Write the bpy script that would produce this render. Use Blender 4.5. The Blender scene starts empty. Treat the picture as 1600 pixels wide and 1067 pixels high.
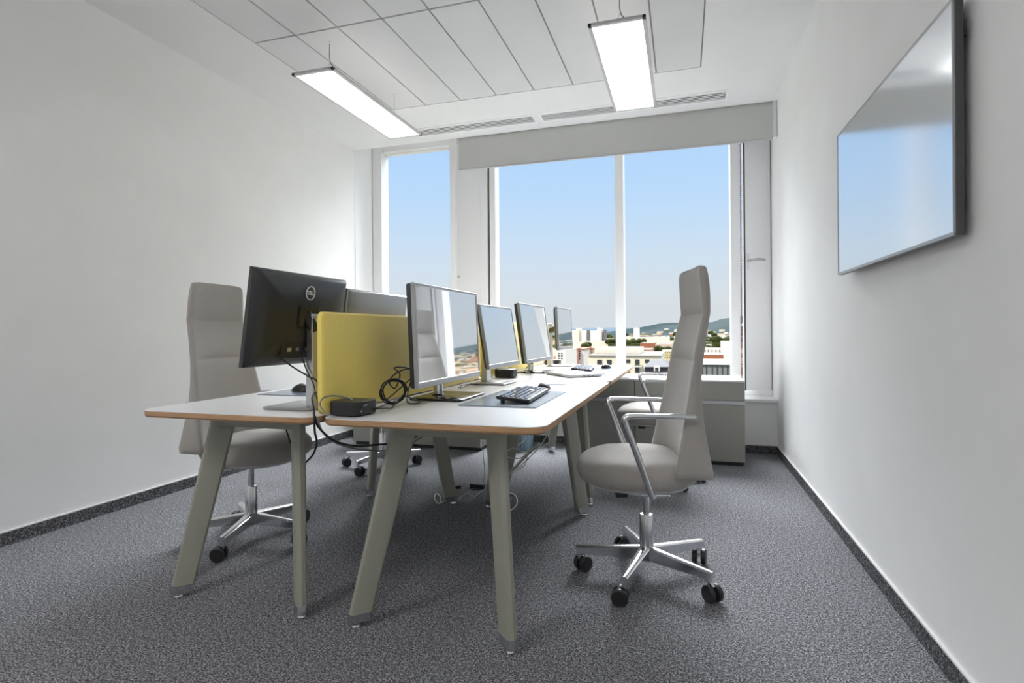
import bpy, math, random
from mathutils import Vector, Matrix
PI = math.pi
R_ = math.radians
C = bpy.context.scene.collection
SC = bpy.context.scene

# ------------------------------------------------------------------ camera
FPX, PPY, YAW, ROLL, EYE = 874.0, 519.7, R_(17.02), R_(-0.45), 1.016
vF = Vector((-math.sin(YAW), math.cos(YAW), 0))
vR0 = Vector((math.cos(YAW), math.sin(YAW), 0))
vR = math.cos(ROLL)*vR0 + math.sin(ROLL)*Vector((0, 0, 1))
vU = -math.sin(ROLL)*vR0 + math.cos(ROLL)*Vector((0, 0, 1))
cd = bpy.data.cameras.new('camera'); cam = bpy.data.objects.new('camera', cd); C.objects.link(cam)
M3 = Matrix((vR, vU, -vF)).transposed()
cam.matrix_world = Matrix.Translation((0, 0, EYE)) @ M3.to_4x4()
cd.sensor_width = 36; cd.sensor_fit = 'HORIZONTAL'; cd.lens = FPX/1600*36
cd.shift_y = -(533.5-PPY)/1600; cd.clip_start = .05; cd.clip_end = 20000
SC.camera = cam
SC.view_settings.view_transform = 'Standard'; SC.view_settings.look = 'None'
SC.view_settings.gamma = 1; SC.view_settings.use_curve_mapping = False
SC.view_settings.exposure = 0.0
SC.cycles.max_bounces = 14; SC.cycles.diffuse_bounces = 8; SC.cycles.glossy_bounces = 6
SC.cycles.transparent_max_bounces = 16
SC.cycles.sample_clamp_indirect = 6

# ------------------------------------------------------------------ world sky
W = bpy.data.worlds.new('sky'); SC.world = W; W.use_nodes = True
nt = W.node_tree; nt.nodes.clear()
def N(nt, t, **kw):
    n = nt.nodes.new(t)
    for k, v in kw.items(): setattr(n, k, v)
    return n
out = N(nt, 'ShaderNodeOutputWorld'); bg = N(nt, 'ShaderNodeBackground')
tc = N(nt, 'ShaderNodeTexCoord'); sep = N(nt, 'ShaderNodeSeparateXYZ'); rmp = N(nt, 'ShaderNodeValToRGB')
nt.links.new(tc.outputs['Generated'], sep.inputs[0]); nt.links.new(sep.outputs['Z'], rmp.inputs[0])
nt.links.new(rmp.outputs[0], bg.inputs[0]); nt.links.new(bg.outputs[0], out.inputs[0])
cr = rmp.color_ramp
cr.elements[0].position = 0.0; cr.elements[0].color = (.70, .745, .79, 1)
cr.elements[1].position = .32; cr.elements[1].color = (.46, .69, 1.0, 1)
for p, c in ((.05, (.72, .76, .80, 1)), (.13, (.65, .77, .90, 1)), (.22, (.54, .735, .98, 1)), (.55, (.50, .62, .80, 1)), (1., (.42, .52, .68, 1))):
    e = cr.elements.new(p); e.color = c
bg.inputs[1].default_value = 1.0

def lamp(name, kind, energy, color, rot=None, direction=None, **kw):
    d = bpy.data.lights.new(name, kind); d.energy = energy; d.color = color
    for k, v in kw.items(): setattr(d, k, v)
    o = bpy.data.objects.new(name, d); C.objects.link(o)
    if direction is not None: o.rotation_euler = Vector(direction).to_track_quat('-Z', 'Y').to_euler()
    return o
# high sun behind the building lights the town; the wide soft one is an added second sun that brightens the room through the windows
lamp('sun', 'SUN', 3.3, (1.0, .93, .82), direction=(.35, .8, -.75), angle=R_(.6))
lamp('daylight_fill', 'SUN', 21.0, (.97, .985, 1.0), direction=(.05, -1, -1.05), angle=R_(50))  # added fill sun, aimed in at the windows to lift the interior

# ------------------------------------------------------------------ pixel helpers (a seen point at a known plane)
def ray(x, y): return vF + (x-800)/FPX*vR + (PPY-y)/FPX*vU
def pz(x, y, z): r = ray(x, y); return Vector((0, 0, EYE)) + r*((z-EYE)/r.z)
def pX(x, y, v): r = ray(x, y); return Vector((0, 0, EYE)) + r*(v/r.x)
def pY(x, y, v): r = ray(x, y); return Vector((0, 0, EYE)) + r*(v/r.y)

# ------------------------------------------------------------------ materials
def mat(name, col=(.8, .8, .8), rough=.5, metal=0., spec=.5, coat=0., emit=None, estr=0., ior=None):
    m = bpy.data.materials.new(name); m.use_nodes = True
    b = m.node_tree.nodes['Principled BSDF']
    b.inputs['Base Color'].default_value = (*col, 1); b.inputs['Roughness'].default_value = rough
    b.inputs['Metallic'].default_value = metal; b.inputs['Specular IOR Level'].default_value = spec
    b.inputs['Coat Weight'].default_value = coat
    if ior: b.inputs['IOR'].default_value = ior
    if emit: b.inputs['Emission Color'].default_value = (*emit, 1); b.inputs['Emission Strength'].default_value = estr
    return m
def noisy(m, scale, c0, c1, lo=.35, hi=.65, detail=4, bump=0., bscale=None, kind='NOISE', stretch=(1, 1, 1), dist=.001):
    t = m.node_tree; b = t.nodes['Principled BSDF']
    co = N(t, 'ShaderNodeTexCoord'); mp = N(t, 'ShaderNodeMapping'); mp.inputs['Scale'].default_value = stretch
    t.links.new(co.outputs['Object'], mp.inputs[0])
    n = N(t, 'ShaderNodeTexNoise') if kind == 'NOISE' else N(t, 'ShaderNodeTexVoronoi')
    n.inputs['Scale'].default_value = scale
    if kind == 'NOISE': n.inputs['Detail'].default_value = detail
    t.links.new(mp.outputs[0], n.inputs['Vector'])
    r = N(t, 'ShaderNodeValToRGB'); r.color_ramp.elements[0].position = lo; r.color_ramp.elements[1].position = hi
    r.color_ramp.elements[0].color = (*c0, 1); r.color_ramp.elements[1].color = (*c1, 1)
    t.links.new(n.outputs[0], r.inputs[0]); t.links.new(r.outputs[0], b.inputs['Base Color'])
    if bump:
        bp = N(t, 'ShaderNodeBump'); bp.inputs['Strength'].default_value = bump; bp.inputs['Distance'].default_value = dist
        n2 = N(t, 'ShaderNodeTexNoise'); n2.inputs['Scale'].default_value = bscale or scale
        t.links.new(mp.outputs[0], n2.inputs['Vector'])
        t.links.new(n2.outputs[0], bp.inputs['Height']); t.links.new(bp.outputs[0], b.inputs['Normal'])
    return m
MT = {}
MT['wall'] = noisy(mat('white_paint', rough=.75, spec=.3), 3, (.855, .855, .85), (.88, .88, .875), bump=.12, bscale=220, dist=.0004)
MT['ceil'] = noisy(mat('ceiling_paint', rough=.85, spec=.2), 2, (.76, .76, .76), (.79, .79, .79))
MT['tile'] = noisy(mat('ceiling_panel', rough=.7, spec=.3), 2, (.66, .66, .665), (.69, .69, .695))
MT['groove'] = mat('grid_groove', (.42, .42, .42), .8)
def carpet(name, a, b_, c):
    m = noisy(mat(name, rough=.95, spec=.05), 190, a, c, .36, .64, detail=3, bump=.5, bscale=260, dist=.003)
    t = m.node_tree; b = t.nodes['Principled BSDF']
    r = [n for n in t.nodes if n.type == 'VALTORGB'][0]
    e = r.color_ramp.elements.new(.5); e.color = (*b_, 1)
    co = [n for n in t.nodes if n.type == 'MAPPING'][0]
    n2 = N(t, 'ShaderNodeTexNoise'); n2.inputs['Scale'].default_value = 75; n2.inputs['Detail'].default_value = 2
    t.links.new(co.outputs[0], n2.inputs['Vector'])
    mx = N(t, 'ShaderNodeMix', data_type='RGBA', blend_type='MULTIPLY'); mx.inputs['Factor'].default_value = .75
    r2 = N(t, 'ShaderNodeValToRGB'); r2.color_ramp.elements[0].position = .35; r2.color_ramp.elements[1].position = .62
    r2.color_ramp.elements[0].color = (.55, .55, .56, 1); r2.color_ramp.elements[1].color = (1.25, 1.25, 1.25, 1)
    t.links.new(n2.outputs[0], r2.inputs[0]); t.links.new(r.outputs[0], mx.inputs['A']); t.links.new(r2.outputs[0], mx.inputs['B'])
    t.links.new(mx.outputs['Result'], b.inputs['Base Color'])
    return m
MT['carpet'] = carpet('grey_carpet', (.05, .05, .056), (.165, .167, .18), (.44, .445, .47))
MT['carpet_dark'] = carpet('carpet_skirting', (.03, .03, .034), (.10, .10, .108), (.27, .27, .285))
MT['cap'] = mat('skirting_cap', (.70, .70, .70), .4)
MT['frame'] = mat('white_frame', (.88, .88, .89), .35)
MT['sash'] = mat('light_grey_sash', (.88, .88, .89), .4)
MT['gasket'] = mat('dark_gasket', (.03, .035, .04), .6)
MT['blind'] = noisy(mat('blind_fabric', rough=.9, spec=.1), 400, (.57, .57, .555), (.62, .62, .60))
MT['laminate'] = mat('white_laminate', (.70, .70, .71), .30, spec=.5)
MT['ply'] = noisy(mat('plywood_edge', rough=.5), 60, (.36, .20, .10), (.50, .31, .17), stretch=(.3, .3, 9))
MT['leg'] = mat('sage_lacquer', (.30, .30, .255), .38)
MT['chrome'] = mat('polished_aluminium', (.72, .73, .75), .2, 1.)
MT['alu'] = mat('brushed_aluminium', (.62, .62, .64), .3, 1.)
MT['silver'] = mat('silver_plastic', (.36, .365, .375), .32, .6)
MT['fabric'] = noisy(mat('taupe_fabric', rough=.9, spec=.15), 700, (.31, .29, .27), (.42, .395, .37), bump=.35, bscale=900, dist=.0006)
MT['fabric'].node_tree.nodes['Principled BSDF'].inputs['Sheen Weight'].default_value = .35
MT['shell'] = mat('grey_shell', (.52, .53, .53), .4)
MT['black'] = mat('black_plastic', (.018, .018, .02), .42)
MT['blackgloss'] = mat('black_gloss', (.02, .02, .022), .2)
MT['darkback'] = mat('monitor_back', (.022, .023, .025), .36, spec=.6)
MT['screen'] = mat('display_glass', (.75, .77, .79), .03, .92)
MT['tvscreen'] = mat('tv_glass', (.80, .82, .85), .13, .95)
MT['tvframe'] = mat('tv_frame', (.08, .08, .085), .35, .4)
MT['yellow'] = Y_ = noisy(mat('yellow_felt', rough=.95, spec=.1), 500, (.86, .67, .15), (.95, .76, .20), bump=.3, bscale=900, dist=.0005)
Y_.node_tree.nodes['Principled BSDF'].inputs['Sheen Weight'].default_value = .5
MT['cabinet'] = mat('taupe_cabinet', (.29, .285, .26), .45)
MT['cabtop'] = mat('cabinet_top', (.70, .70, .71), .3)
MT['mat'] = mat('desk_mat_sky_tint', (.15, .20, .27), .22, spec=.9)  # bluish sky reflection mixed into the mat's colour
MT['kbd'] = mat('keyboard_body', (.02, .022, .03), .35)
MT['keycap_sky_sheen'] = mat('keycap_sky_sheen', (.13, .15, .20), .2, spec=1., coat=.6)  # black keys; the sky's reflection is put into their colour
MT['cable'] = mat('black_cable', (.012, .012, .013), .4)
MT['wcable'] = mat('white_cable', (.70, .70, .70), .4)
MT['gcable'] = mat('grey_cable', (.22, .22, .22), .4)
MT['white'] = mat('white_plastic', (.78, .78, .78), .35)
MT['lampframe'] = mat('lamp_frame', (.62, .62, .62), .4)
MT['topdark'] = mat('darkened_top', (.17, .155, .14), .9, spec=.05)  # top faces coloured darker to offset the strong daylight on them
MT['handlegrey'] = mat('handle_grey', (.42, .42, .42), .4)
MT['laptop'] = mat('laptop_shell', (.62, .63, .65), .28, .7)
MT['wood'] = mat('paper', (.8, .8, .8), .6)
MT['dark'] = mat('dark_slot', (.05, .055, .055), .7)
MT['diffuser'] = mat('lamp_diffuser', (.8, .8, .8), .5, emit=(1, .965, .93), estr=1.0)
def glassmat(name, tint=(1, 1, 1), k=1.0):
    m = bpy.data.materials.new(name); m.use_nodes = True; t = m.node_tree; t.nodes.clear()
    o = N(t, 'ShaderNodeOutputMaterial'); mx = N(t, 'ShaderNodeMixShader'); tr = N(t, 'ShaderNodeBsdfTransparent')
    gl = N(t, 'ShaderNodeBsdfGlossy'); gl.inputs['Roughness'].default_value = .0
    fr = N(t, 'ShaderNodeFresnel'); fr.inputs['IOR'].default_value = 1.04
    tr.inputs[0].default_value = (*tint, 1)
    t.links.new(fr.outputs[0], mx.inputs[0]); t.links.new(tr.outputs[0], mx.inputs[1]); t.links.new(gl.outputs[0], mx.inputs[2])
    t.links.new(mx.outputs[0], o.inputs[0]); return m
MT['glass'] = glassmat('window_glass', (.98, .99, .99))
m = mat('blue_translucent_plastic', (.42, .60, .74), .3); m.node_tree.nodes['Principled BSDF'].inputs['Transmission Weight'].default_value = .35; MT['bin'] = m

# ------------------------------------------------------------------ mesh builder
class MB:
    def __init__(s): s.v = []; s.f = []; s.m = []
    def add(s, vs, fs, mi=0, T=None):
        o = len(s.v)
        s.v += [tuple(T @ Vector(v)) if T is not None else tuple(v) for v in vs]
        s.f += [tuple(o+i for i in f) for f in fs]; s.m += [mi]*len(fs); return s
    def box(s, x0, x1, y0, y1, z0, z1, mi=0, T=None):
        vs = [(x, y, z) for z in (z0, z1) for y in (y0, y1) for x in (x0, x1)]
        return s.add(vs, [(0, 2, 3, 1), (4, 5, 7, 6), (0, 1, 5, 4), (2, 6, 7, 3), (0, 4, 6, 2), (1, 3, 7, 5)], mi, T)
    def loft(s, rings, mi=0, caps=True, closed=True, T=None):
        n = len(rings[0]); vs = [p for r in rings for p in r]; fs = []
        for i in range(len(rings)-1):
            for j in range(n if closed else n-1):
                k = (j+1) % n; fs.append((i*n+j, i*n+k, (i+1)*n+k, (i+1)*n+j))
        if caps: fs.append(tuple(range(n))[::-1]); fs.append(tuple((len(rings)-1)*n+j for j in range(n)))
        return s.add(vs, fs, mi, T)
    def prism(s, poly, z0, z1, mi=0, T=None):
        return s.loft([[(x, y, z0) for x, y in poly], [(x, y, z1) for x, y in poly]], mi, T=T)
    def lathe(s, prof, seg=24, mi=0, T=None, c=(0, 0)):
        return s.loft([[(c[0]+r*math.cos(2*PI*j/seg), c[1]+r*math.sin(2*PI*j/seg), z) for j in range(seg)] for r, z in prof], mi, T=T)
    def sweep(s, pts, a, b=None, seg=10, mi=0, up=(0, 0, 1), T=None, power=1.0):
        b = b or a; P = [Vector(p) for p in pts]; rings = []; prev = Vector(up)
        for i, p in enumerate(P):
            t = (P[min(i+1, len(P)-1)]-P[max(i-1, 0)]).normalized()
            side = prev.cross(t)
            if side.length < 1e-4: side = Vector((1, 0, 0)).cross(t)
            side.normalize(); u = t.cross(side).normalized(); prev = u
            aa = a[i] if isinstance(a, (list, tuple)) else a; bb = b[i] if isinstance(b, (list, tuple)) else b
            ring = []
            for j in range(seg):
                th = 2*PI*j/seg+PI/seg; cx, sx = math.cos(th), math.sin(th)
                if power != 1: cx = math.copysign(abs(cx)**power, cx); sx = math.copysign(abs(sx)**power, sx)
                ring.append(tuple(p+side*aa*cx+u*bb*sx))
            rings.append(ring)
        return s.loft(rings, mi, T=T)
    def sphere(s, c, r, seg=12, rings=8, mi=0, sc=(1, 1, 1)):
        pr = [(max(1e-4, r*math.sin(PI*i/rings)), -r*math.cos(PI*i/rings)) for i in range(rings+1)]
        return s.loft([[(c[0]+q*math.cos(2*PI*j/seg)*sc[0], c[1]+q*math.sin(2*PI*j/seg)*sc[1], c[2]+z*sc[2]) for j in range(seg)] for q, z in pr], mi)
    def build(s, name, mats, parent=None, smooth=False, bevel=0., bseg=2, sub=0, auto=True):
        me = bpy.data.meshes.new(name); me.from_pydata(s.v, [], s.f)
        if not isinstance(mats, (list, tuple)): mats = [mats]
        for m in mats: me.materials.append(MT[m] if isinstance(m, str) else m)
        me.polygons.foreach_set('material_index', s.m)
        if smooth: me.polygons.foreach_set('use_smooth', [True]*len(me.polygons))
        me.update()
        import bmesh
        bm = bmesh.new(); bm.from_mesh(me); bmesh.ops.recalc_face_normals(bm, faces=bm.faces); bm.to_mesh(me); bm.free()
        if smooth and auto and not sub:
            me.set_sharp_from_angle(angle=R_(38))
        o = bpy.data.objects.new(name, me); C.objects.link(o)
        if parent: o.parent = parent
        if bevel:
            b = o.modifiers.new('bevel', 'BEVEL'); b.width = bevel; b.segments = bseg; b.limit_method = 'ANGLE'; b.angle_limit = R_(35)
            b.harden_normals = False
        if sub:
            q = o.modifiers.new('sub', 'SUBSURF'); q.levels = sub; q.render_levels = sub
        return o
def box(name, m, x0, x1, y0, y1, z0, z1, parent=None, bevel=0., T=None):
    return MB().box(x0, x1, y0, y1, z0, z1, T=T).build(name, m, parent, bevel=bevel)
def tag(o, label, cat, group=None, kind=None):
    o['label'] = label; o['category'] = cat
    if group: o['group'] = group
    if kind: o['kind'] = kind
    return o
def empty(name, label, cat, loc=(0, 0, 0), rz=0., group=None):
    o = bpy.data.objects.new(name, None); C.objects.link(o); o.location = loc; o.rotation_euler = (0, 0, rz)
    o.empty_display_size = .1
    return tag(o, label, cat, group)
def struct(o): o['kind'] = 'structure'; return o
def copy_tree(o, parent=None):
    c = o.copy(); C.objects.link(c)
    if parent: c.parent = parent
    for ch in list(o.children): copy_tree(ch, c)
    return c
def rrect(x0, x1, y0, y1, r, n=6):
    p = []
    for cx, cy, a in ((x1-r, y1-r, 0), (x0+r, y1-r, 90), (x0+r, y0+r, 180), (x1-r, y0+r, 270)):
        for i in range(n+1): t = R_(a+90*i/n); p.append((cx+r*math.cos(t), cy+r*math.sin(t)))
    return p
def crom(pts, n=8):
    P = [Vector(p) for p in pts]; P = [P[0]*2-P[1]]+P+[P[-1]*2-P[-2]]; o = []
    for i in range(1, len(P)-2):
        for k in range(n):
            t = k/n; a, b, c, d = P[i-1:i+3]
            o.append(.5*((2*b)+(c-a)*t+(2*a-5*b+4*c-d)*t*t+(3*b-a-3*c+d)*t**3))
    o.append(P[-2]); return o

# ------------------------------------------------------------------ room
XL, XR, YW, YG, ZC, YB = -3.16, .738, 5.03, 5.35, 2.872, -1.6
struct(box('floor', 'carpet', XL-.2, XR+.2, YB-.2, YW+.1, -.2, 0))
struct(box('wall_left', 'wall', XL-.2, XL, YB-.2, YG+.12, 0, 3.3))
struct(box('wall_right', 'wall', XR, XR+.2, YB-.2, YG+.12, 0, 3.3))
struct(box('wall_back', 'wall', XL, XR, YB-.2, YB, 0, 3.0))
struct(box('wall_front', 'wall', XL, XR, YW, YG+.10, 0, .428))
struct(box('trim_1', 'frame', XL, XR, YW-.035, YG-.06, .428, .452, bevel=.003))      # low sill board
# ceiling: plain border with a field of long panels let into it
TX0, TX1, TY1 = -2.593, .132, 4.152; TW = (TX1-TX0)/9; TL = 1.222
b = MB()
b.box(XL, TX0-.004, YB, 4.95, ZC, ZC+.05); b.box(TX1+.004, XR, YB, 4.60, ZC, ZC+.05); b.box(.347, XR, 4.60, 4.80, ZC, ZC+.05); b.box(TX1+.004, XR, 4.80, 4.95, ZC, ZC+.05)
b.box(TX0-.004, TX1+.004, TY1+.004, 4.60, ZC, ZC+.05)
b.box(TX0-.004, TX1+.004, 4.80, 4.95, ZC, ZC+.05); b.box(TX0-.004, -2.36, 4.60, 4.80, ZC, ZC+.05)
b.box(-1.218, -1.167, 4.60, 4.80, ZC, ZC+.05)
b.box(XL, XR, YB, 4.95, ZC+.05, ZC+.16)
b.box(XL-.2, XR+.2, YB-.2, YG+.14, 3.02, 3.3)
struct(b.build('ceiling', 'ceil'))
g = MB(); g.box(TX0-.004, TX1+.004, YB, TY1+.004, ZC+.012, ZC+.048)
struct(g.build('trim_2', 'groove'))
k = 0
GX = .0045
for j in range(5):
    y1 = TY1-j*TL; y0 = max(y1-TL, YB)
    for i in range(9):
        p = MB().box(TX0+i*TW+GX, TX0+(i+1)*TW-GX, y0+GX*1.3, y1-GX*1.3, ZC-.001, ZC+.012)
        o = p.build('ceiling_panel', 'tile', bevel=.002, bseg=1)
        o['kind'] = 'structure'
# skirting: carpet strip with a pale cap
def skirt(n, x0, x1, y0, y1):
    o = MB().box(x0, x1, y0, y1, 0, .066).build('baseboard_'+n, 'carpet_dark'); struct(o)
    q = MB().box(x0-.001, x1+.001, y0-.001, y1+.001, .066, .072).build('baseboard_cap', 'cap', o)
skirt('left', XL, XL+.010, YB, YW-.01); skirt('right', XR-.010, XR, YB, YW-.01)
skirt('front', XL, XR, YW-.010, YW)
# slot diffusers
def grille(x0, x1, label):
    t = empty('ceiling_air_grille', label, 'air vent', ((x0+x1)/2, 4.705, ZC), 0, None)
    w = (x1-x0)/2
    f = MB(); f.box(-w, w, -.105, -.072, -.003, .01); f.box(-w, w, .072, .095, -.003, .01)
    f.box(-w, -w+.012, -.072, .072, -.003, .01); f.box(w-.012, w, -.072, .072, -.003, .01)
    f.build('frame', 'frame', t)
    box('duct', 'gasket', -w, w, -.1, .095, .010, .045, t)
    for i in range(5):
        y = -.072+.0288*(i+.5)
        box('slat', 'frame', -w+.012, w-.012, y-.0062, y+.0062, -.002, .0, t)
grille(-2.36, -1.218, 'slotted white linear air grille in the ceiling, nearer the left pendant lamp')
grille(-1.167, .347, 'slotted white linear air grille in the ceiling, the longer run behind the right pendant lamp')

# ------------------------------------------------------------------ window wall
GZ0, GZ1 = .50, 2.935
def frame_box(n, x0, x1, y0=YG-.07, y1=YG+.06, z0=.45, z1=3.02, m='frame'):
    return struct(box(n, m, x0, x1, y0, y1, z0, z1, bevel=.003))
struct(box('trim_3', 'frame', XL, XR, YG-.08, YG+.08, GZ1, 3.02))
struct(box('trim_4', 'frame', XL, XR, YG-.06, YG+.08, .452, GZ0, bevel=.003))
w1 = frame_box('window_1', -3.15, -3.045, YG-.09); 
struct(box('added_reveal_liner', 'frame', XL, XL+.004, 4.935, YG-.09, .452, 3.0))  # thin white liner added to the wall for the bright window-lit reveal
frame_box('trim_5', -2.246, -2.197, YG-.12)
frame_box('trim_6', -1.94, -1.866, YG-.07)
frame_box('trim_7', -1.866, -1.843, YG-.03, YG+.03, m='gasket')
w2 = frame_box('window_2', -1.843, -1.783, YG-.07)
w3 = frame_box('window_3', -.600, -.523, YG-.10)
frame_box('trim_8', .403, .476, YG-.12)
frame_box('trim_9', .716, XR, YG-.02, z0=.452)
box('window_pane', 'glass', -3.045, -2.246, YG-.004, YG+.004, GZ0, GZ1, w1)
box('window_pane', 'glass', -1.783, -.600, YG-.004, YG+.004, GZ0, GZ1, w2)
box('window_pane', 'glass', -.523, .403, YG-.004, YG+.004, GZ0, GZ1, w3)
# closed vent flap on the left
vf = empty('ventilation_hatch', 'closed pale grey ventilation flap with a small round knob, left of the big window', 'window flap', (-2.07, YG-.03, GZ0))
box('panel', 'sash', -.127, .130, -.02, .02, 0, GZ1-GZ0, vf, bevel=.003)
kz = pY(718, 432, YG-.06).z-GZ0
MB().lathe([(.001, 0), (.013, 0), (.015, .012), (.012, .022), (.001, .024)], 16, T=Matrix.Translation((-.112, -.02, kz)) @ Matrix.Rotation(PI/2, 4, 'X')).build('knob', 'alu', vf, smooth=True)
# opened vent sash on the right, hinged at the wall
vs = empty('ventilation_window', 'narrow white ventilation sash standing open beside the right wall, with a lever handle', 'window flap', (.722, YG-.03, GZ0), R_(25))
box('panel', 'sash', -.235, 0, -.022, .022, .0, GZ1-GZ0, vs, bevel=.002)
box('gasket', 'gasket', -.243, -.235, -.020, -.008, .0, GZ1-GZ0, vs)
box('edge', 'frame', -.240, -.235, -.008, .022, .0, GZ1-GZ0, vs)
hz = pY(1178, 409, 5.27).z-GZ0
h = MB(); h.box(-.232, -.205, -.032, -.022, hz-.07, hz+.07)
ho = h.build('handle_plate', 'white', vs, bevel=.003)
MB().sweep(crom([(-.218, -.03, hz), (-.218, -.062, hz), (-.205, -.075, hz+.004), (-.15, -.075, hz+.012), (-.085, -.072, hz+.008)], 6), .010, .011, 10).build('handle_lever', 'handlegrey', vs, smooth=True)
# perforated metal screens outside both vents
pm = bpy.data.materials.new('perforated_metal'); pm.use_nodes = True; t = pm.node_tree
bs = t.nodes['Principled BSDF']; bs.inputs['Base Color'].default_value = (.09, .05, .05, 1); bs.inputs['Roughness'].default_value = .5; bs.inputs['Metallic'].default_value = .4
co = N(t, 'ShaderNodeTexCoord'); vo = N(t, 'ShaderNodeTexVoronoi'); vo.inputs['Scale'].default_value = 62; vo.inputs['Randomness'].default_value = 0.
mt = N(t, 'ShaderNodeMath', operation='GREATER_THAN'); mt.inputs[1].default_value = .36
t.links.new(co.outputs['Object'], vo.inputs['Vector']); t.links.new(vo.outputs['Distance'], mt.inputs[0]); t.links.new(mt.outputs[0], bs.inputs['Alpha'])
for x0, x1, lb in ((.470, .735, 'dark perforated metal screen outside the open ventilation sash by the right wall'), (-2.2, -1.86, 'dark perforated metal screen outside the closed left ventilation flap')):
    t_ = empty('perforated_screen', lb, 'metal screen', ((x0+x1)/2, YG+.20, .45))
    w = (x1-x0)/2
    box('mesh_sheet', pm, -w+.012, w-.012, -.001, .001, .02, 2.5, t_)
    f = MB(); f.box(-w, -w+.014, -.012, .012, 0, 2.52); f.box(w-.014, w, -.012, .012, 0, 2.52); f.box(-w, w, -.012, .012, 0, .02); f.box(-w, w, -.012, .012, 2.5, 2.52)
    f.build('frame', 'frame', t_)
    for z in (.35, 1.1, 1.95):
        b = MB(); b.box(-w-.002, -w+.02, -.125, -.01, z, z+.03); b.build('clip', 'frame', t_)
# roller blind
rb = empty('roller_blind', 'grey fabric roller blind pulled a little way down over the big window', 'roller blind', (-.667, 4.965, ZC))
w = 1.373; zb = 2.572-ZC
box('fabric', 'blind', -w, w, -.0015, .0015, zb, .06, rb)
MB().sweep([(-w, 0, zb), (w, 0, zb)], .007, .010, 10).build('hem_bar', 'shell', rb, smooth=True)
MB().lathe([(.03, -w-.004), (.03, w+.004)], 20, T=Matrix.Translation((0, .03, .085)) @ Matrix.Rotation(PI/2, 4, 'Y')).build('roller_tube', 'shell', rb, smooth=True)
box('end_bracket', 'white', w+.004, w+.028, -.02, .06, zb+.01, .06, rb)
box('end_bracket', 'white', -w-.028, -w-.004, .03, .06, -.02, .12, rb)

# ------------------------------------------------------------------ pendant lamps
def pendant(x, y0, y1, label, est, dz=2.60):
    t = empty('pendant_lamp', label, 'pendant lamp', (x, (y0+y1)/2, dz), 0, None)
    L = (y1-y0)/2; w = .147
    f = MB()
    f.box(-w, w, -L, -L+.018, 0, .016); f.box(-w, w, L-.018, L, 0, .016)
    f.box(-w, -w+.018, -L, L, 0, .016); f.box(w-.018, w, -L, L, 0, .016); f.box(-w, w, -L, L, .0125, .017)
    f.build('frame', 'lampframe', t, bevel=.001, bseg=1)
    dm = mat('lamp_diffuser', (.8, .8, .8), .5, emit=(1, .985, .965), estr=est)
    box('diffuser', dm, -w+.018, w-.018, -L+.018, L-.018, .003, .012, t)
    um = mat('added_top_glow', (.8, .8, .8), .5, emit=(1, .97, .94), estr=min(est*.5, 2.))  # glow added on top of the lamp to brighten the ceiling
    box('ceiling_fill', um, -w+.02, w-.02, -L+.02, L-.02, .0172, .0185, t)
    for s in (-1, 1):
        y = s*(L-.18); yf = y
        H_ = ZC-dz
        MB().sweep([(0, yf, H_), (0, yf, .14)], .0022, seg=6).build('suspension_wire', 'alu', t)
        for q in (-1, 1):
            MB().sweep([(0, yf, .14), (q*.075, yf, .017)], .0018, seg=6).build('suspension_wire', 'alu', t)
        MB().lathe([(.012, H_-.006), (.012, H_)], 12, c=(0, yf)).build('ceiling_rose', 'white', t)
    MB().sweep(crom([(0, -(L-.18), H_), (.002, -(L-.18), .15), (.05, -(L-.2), .09), (.095, -(L-.30), .05), (.10, -(L-.32), .016)], 6), .0028, seg=6).build('power_cord', 'gcable', t, smooth=True)
    return t
pendant(-2.135, 2.885, 4.075, 'long flat pendant lamp on wires, the left one near the blank wall', 1.5)
pendant(-.315, 2.895, 4.085, 'long flat pendant lamp on wires, the right one above the window mullion', 1.5)
pendant(-2.135, -.85, .34, 'added unseen fill lamp, pendant shaped, at the near end of the room, left one', 29)  # added out of view to light the left side of the room
pendant(-.315, -.85, .34, 'added unseen fill lamp, pendant shaped, at the near end of the room, right one', 14)  # second lamp added behind the camera for more room light

# ------------------------------------------------------------------ cabinets under the window
def cabinet(x0, x1, label, doors=1):
    t = empty('low_cabinet', label, 'cabinet', ((x0+x1)/2, 4.75, 0), 0, 'low cabinets under the window')
    w = (x1-x0)/2-.0015; y0, y1 = -.255, .225
    box('plinth', 'dark', -w+.01, w-.01, y0+.03, y1, 0, .03, t)
    box('body', 'cabinet', -w, w, y0+.022, y1, .03, .628, t)
    box('top', 'cabtop', -w, w, y0, y1+.02, .630, .645, t, bevel=.002)
    box('drawer_front', 'cabinet', -w+.001, w-.001, y0, y0+.02, .492, .627, t, bevel=.0015)
    s = MB(); s.box(-w+.001, w-.001, y0+.004, y0+.02, .462, .489); s.box(-w+.001, w-.001, y0, y0+.006, .462, .466)
    s.build('handle_strip', 'alu', t)
    for i in range(doors):
        a = -w+.001+i*2*w/doors; box('door', 'cabinet', a+.0005, a+2*w/doors-.0015, y0, y0+.02, .032, .459, t, bevel=.0015)
cabinet(-.371, .438, 'taupe low cabinet under the window at the right, nearest the right wall')
cabinet(-.781, -.371, 'narrow taupe low cabinet under the window, behind the rear right desk')
cabinet(-2.915, -2.29, 'taupe low cabinet under the window at the far left end')
cabinet(-2.29, -1.666, 'taupe low cabinet standing left of the blue bin')
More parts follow.
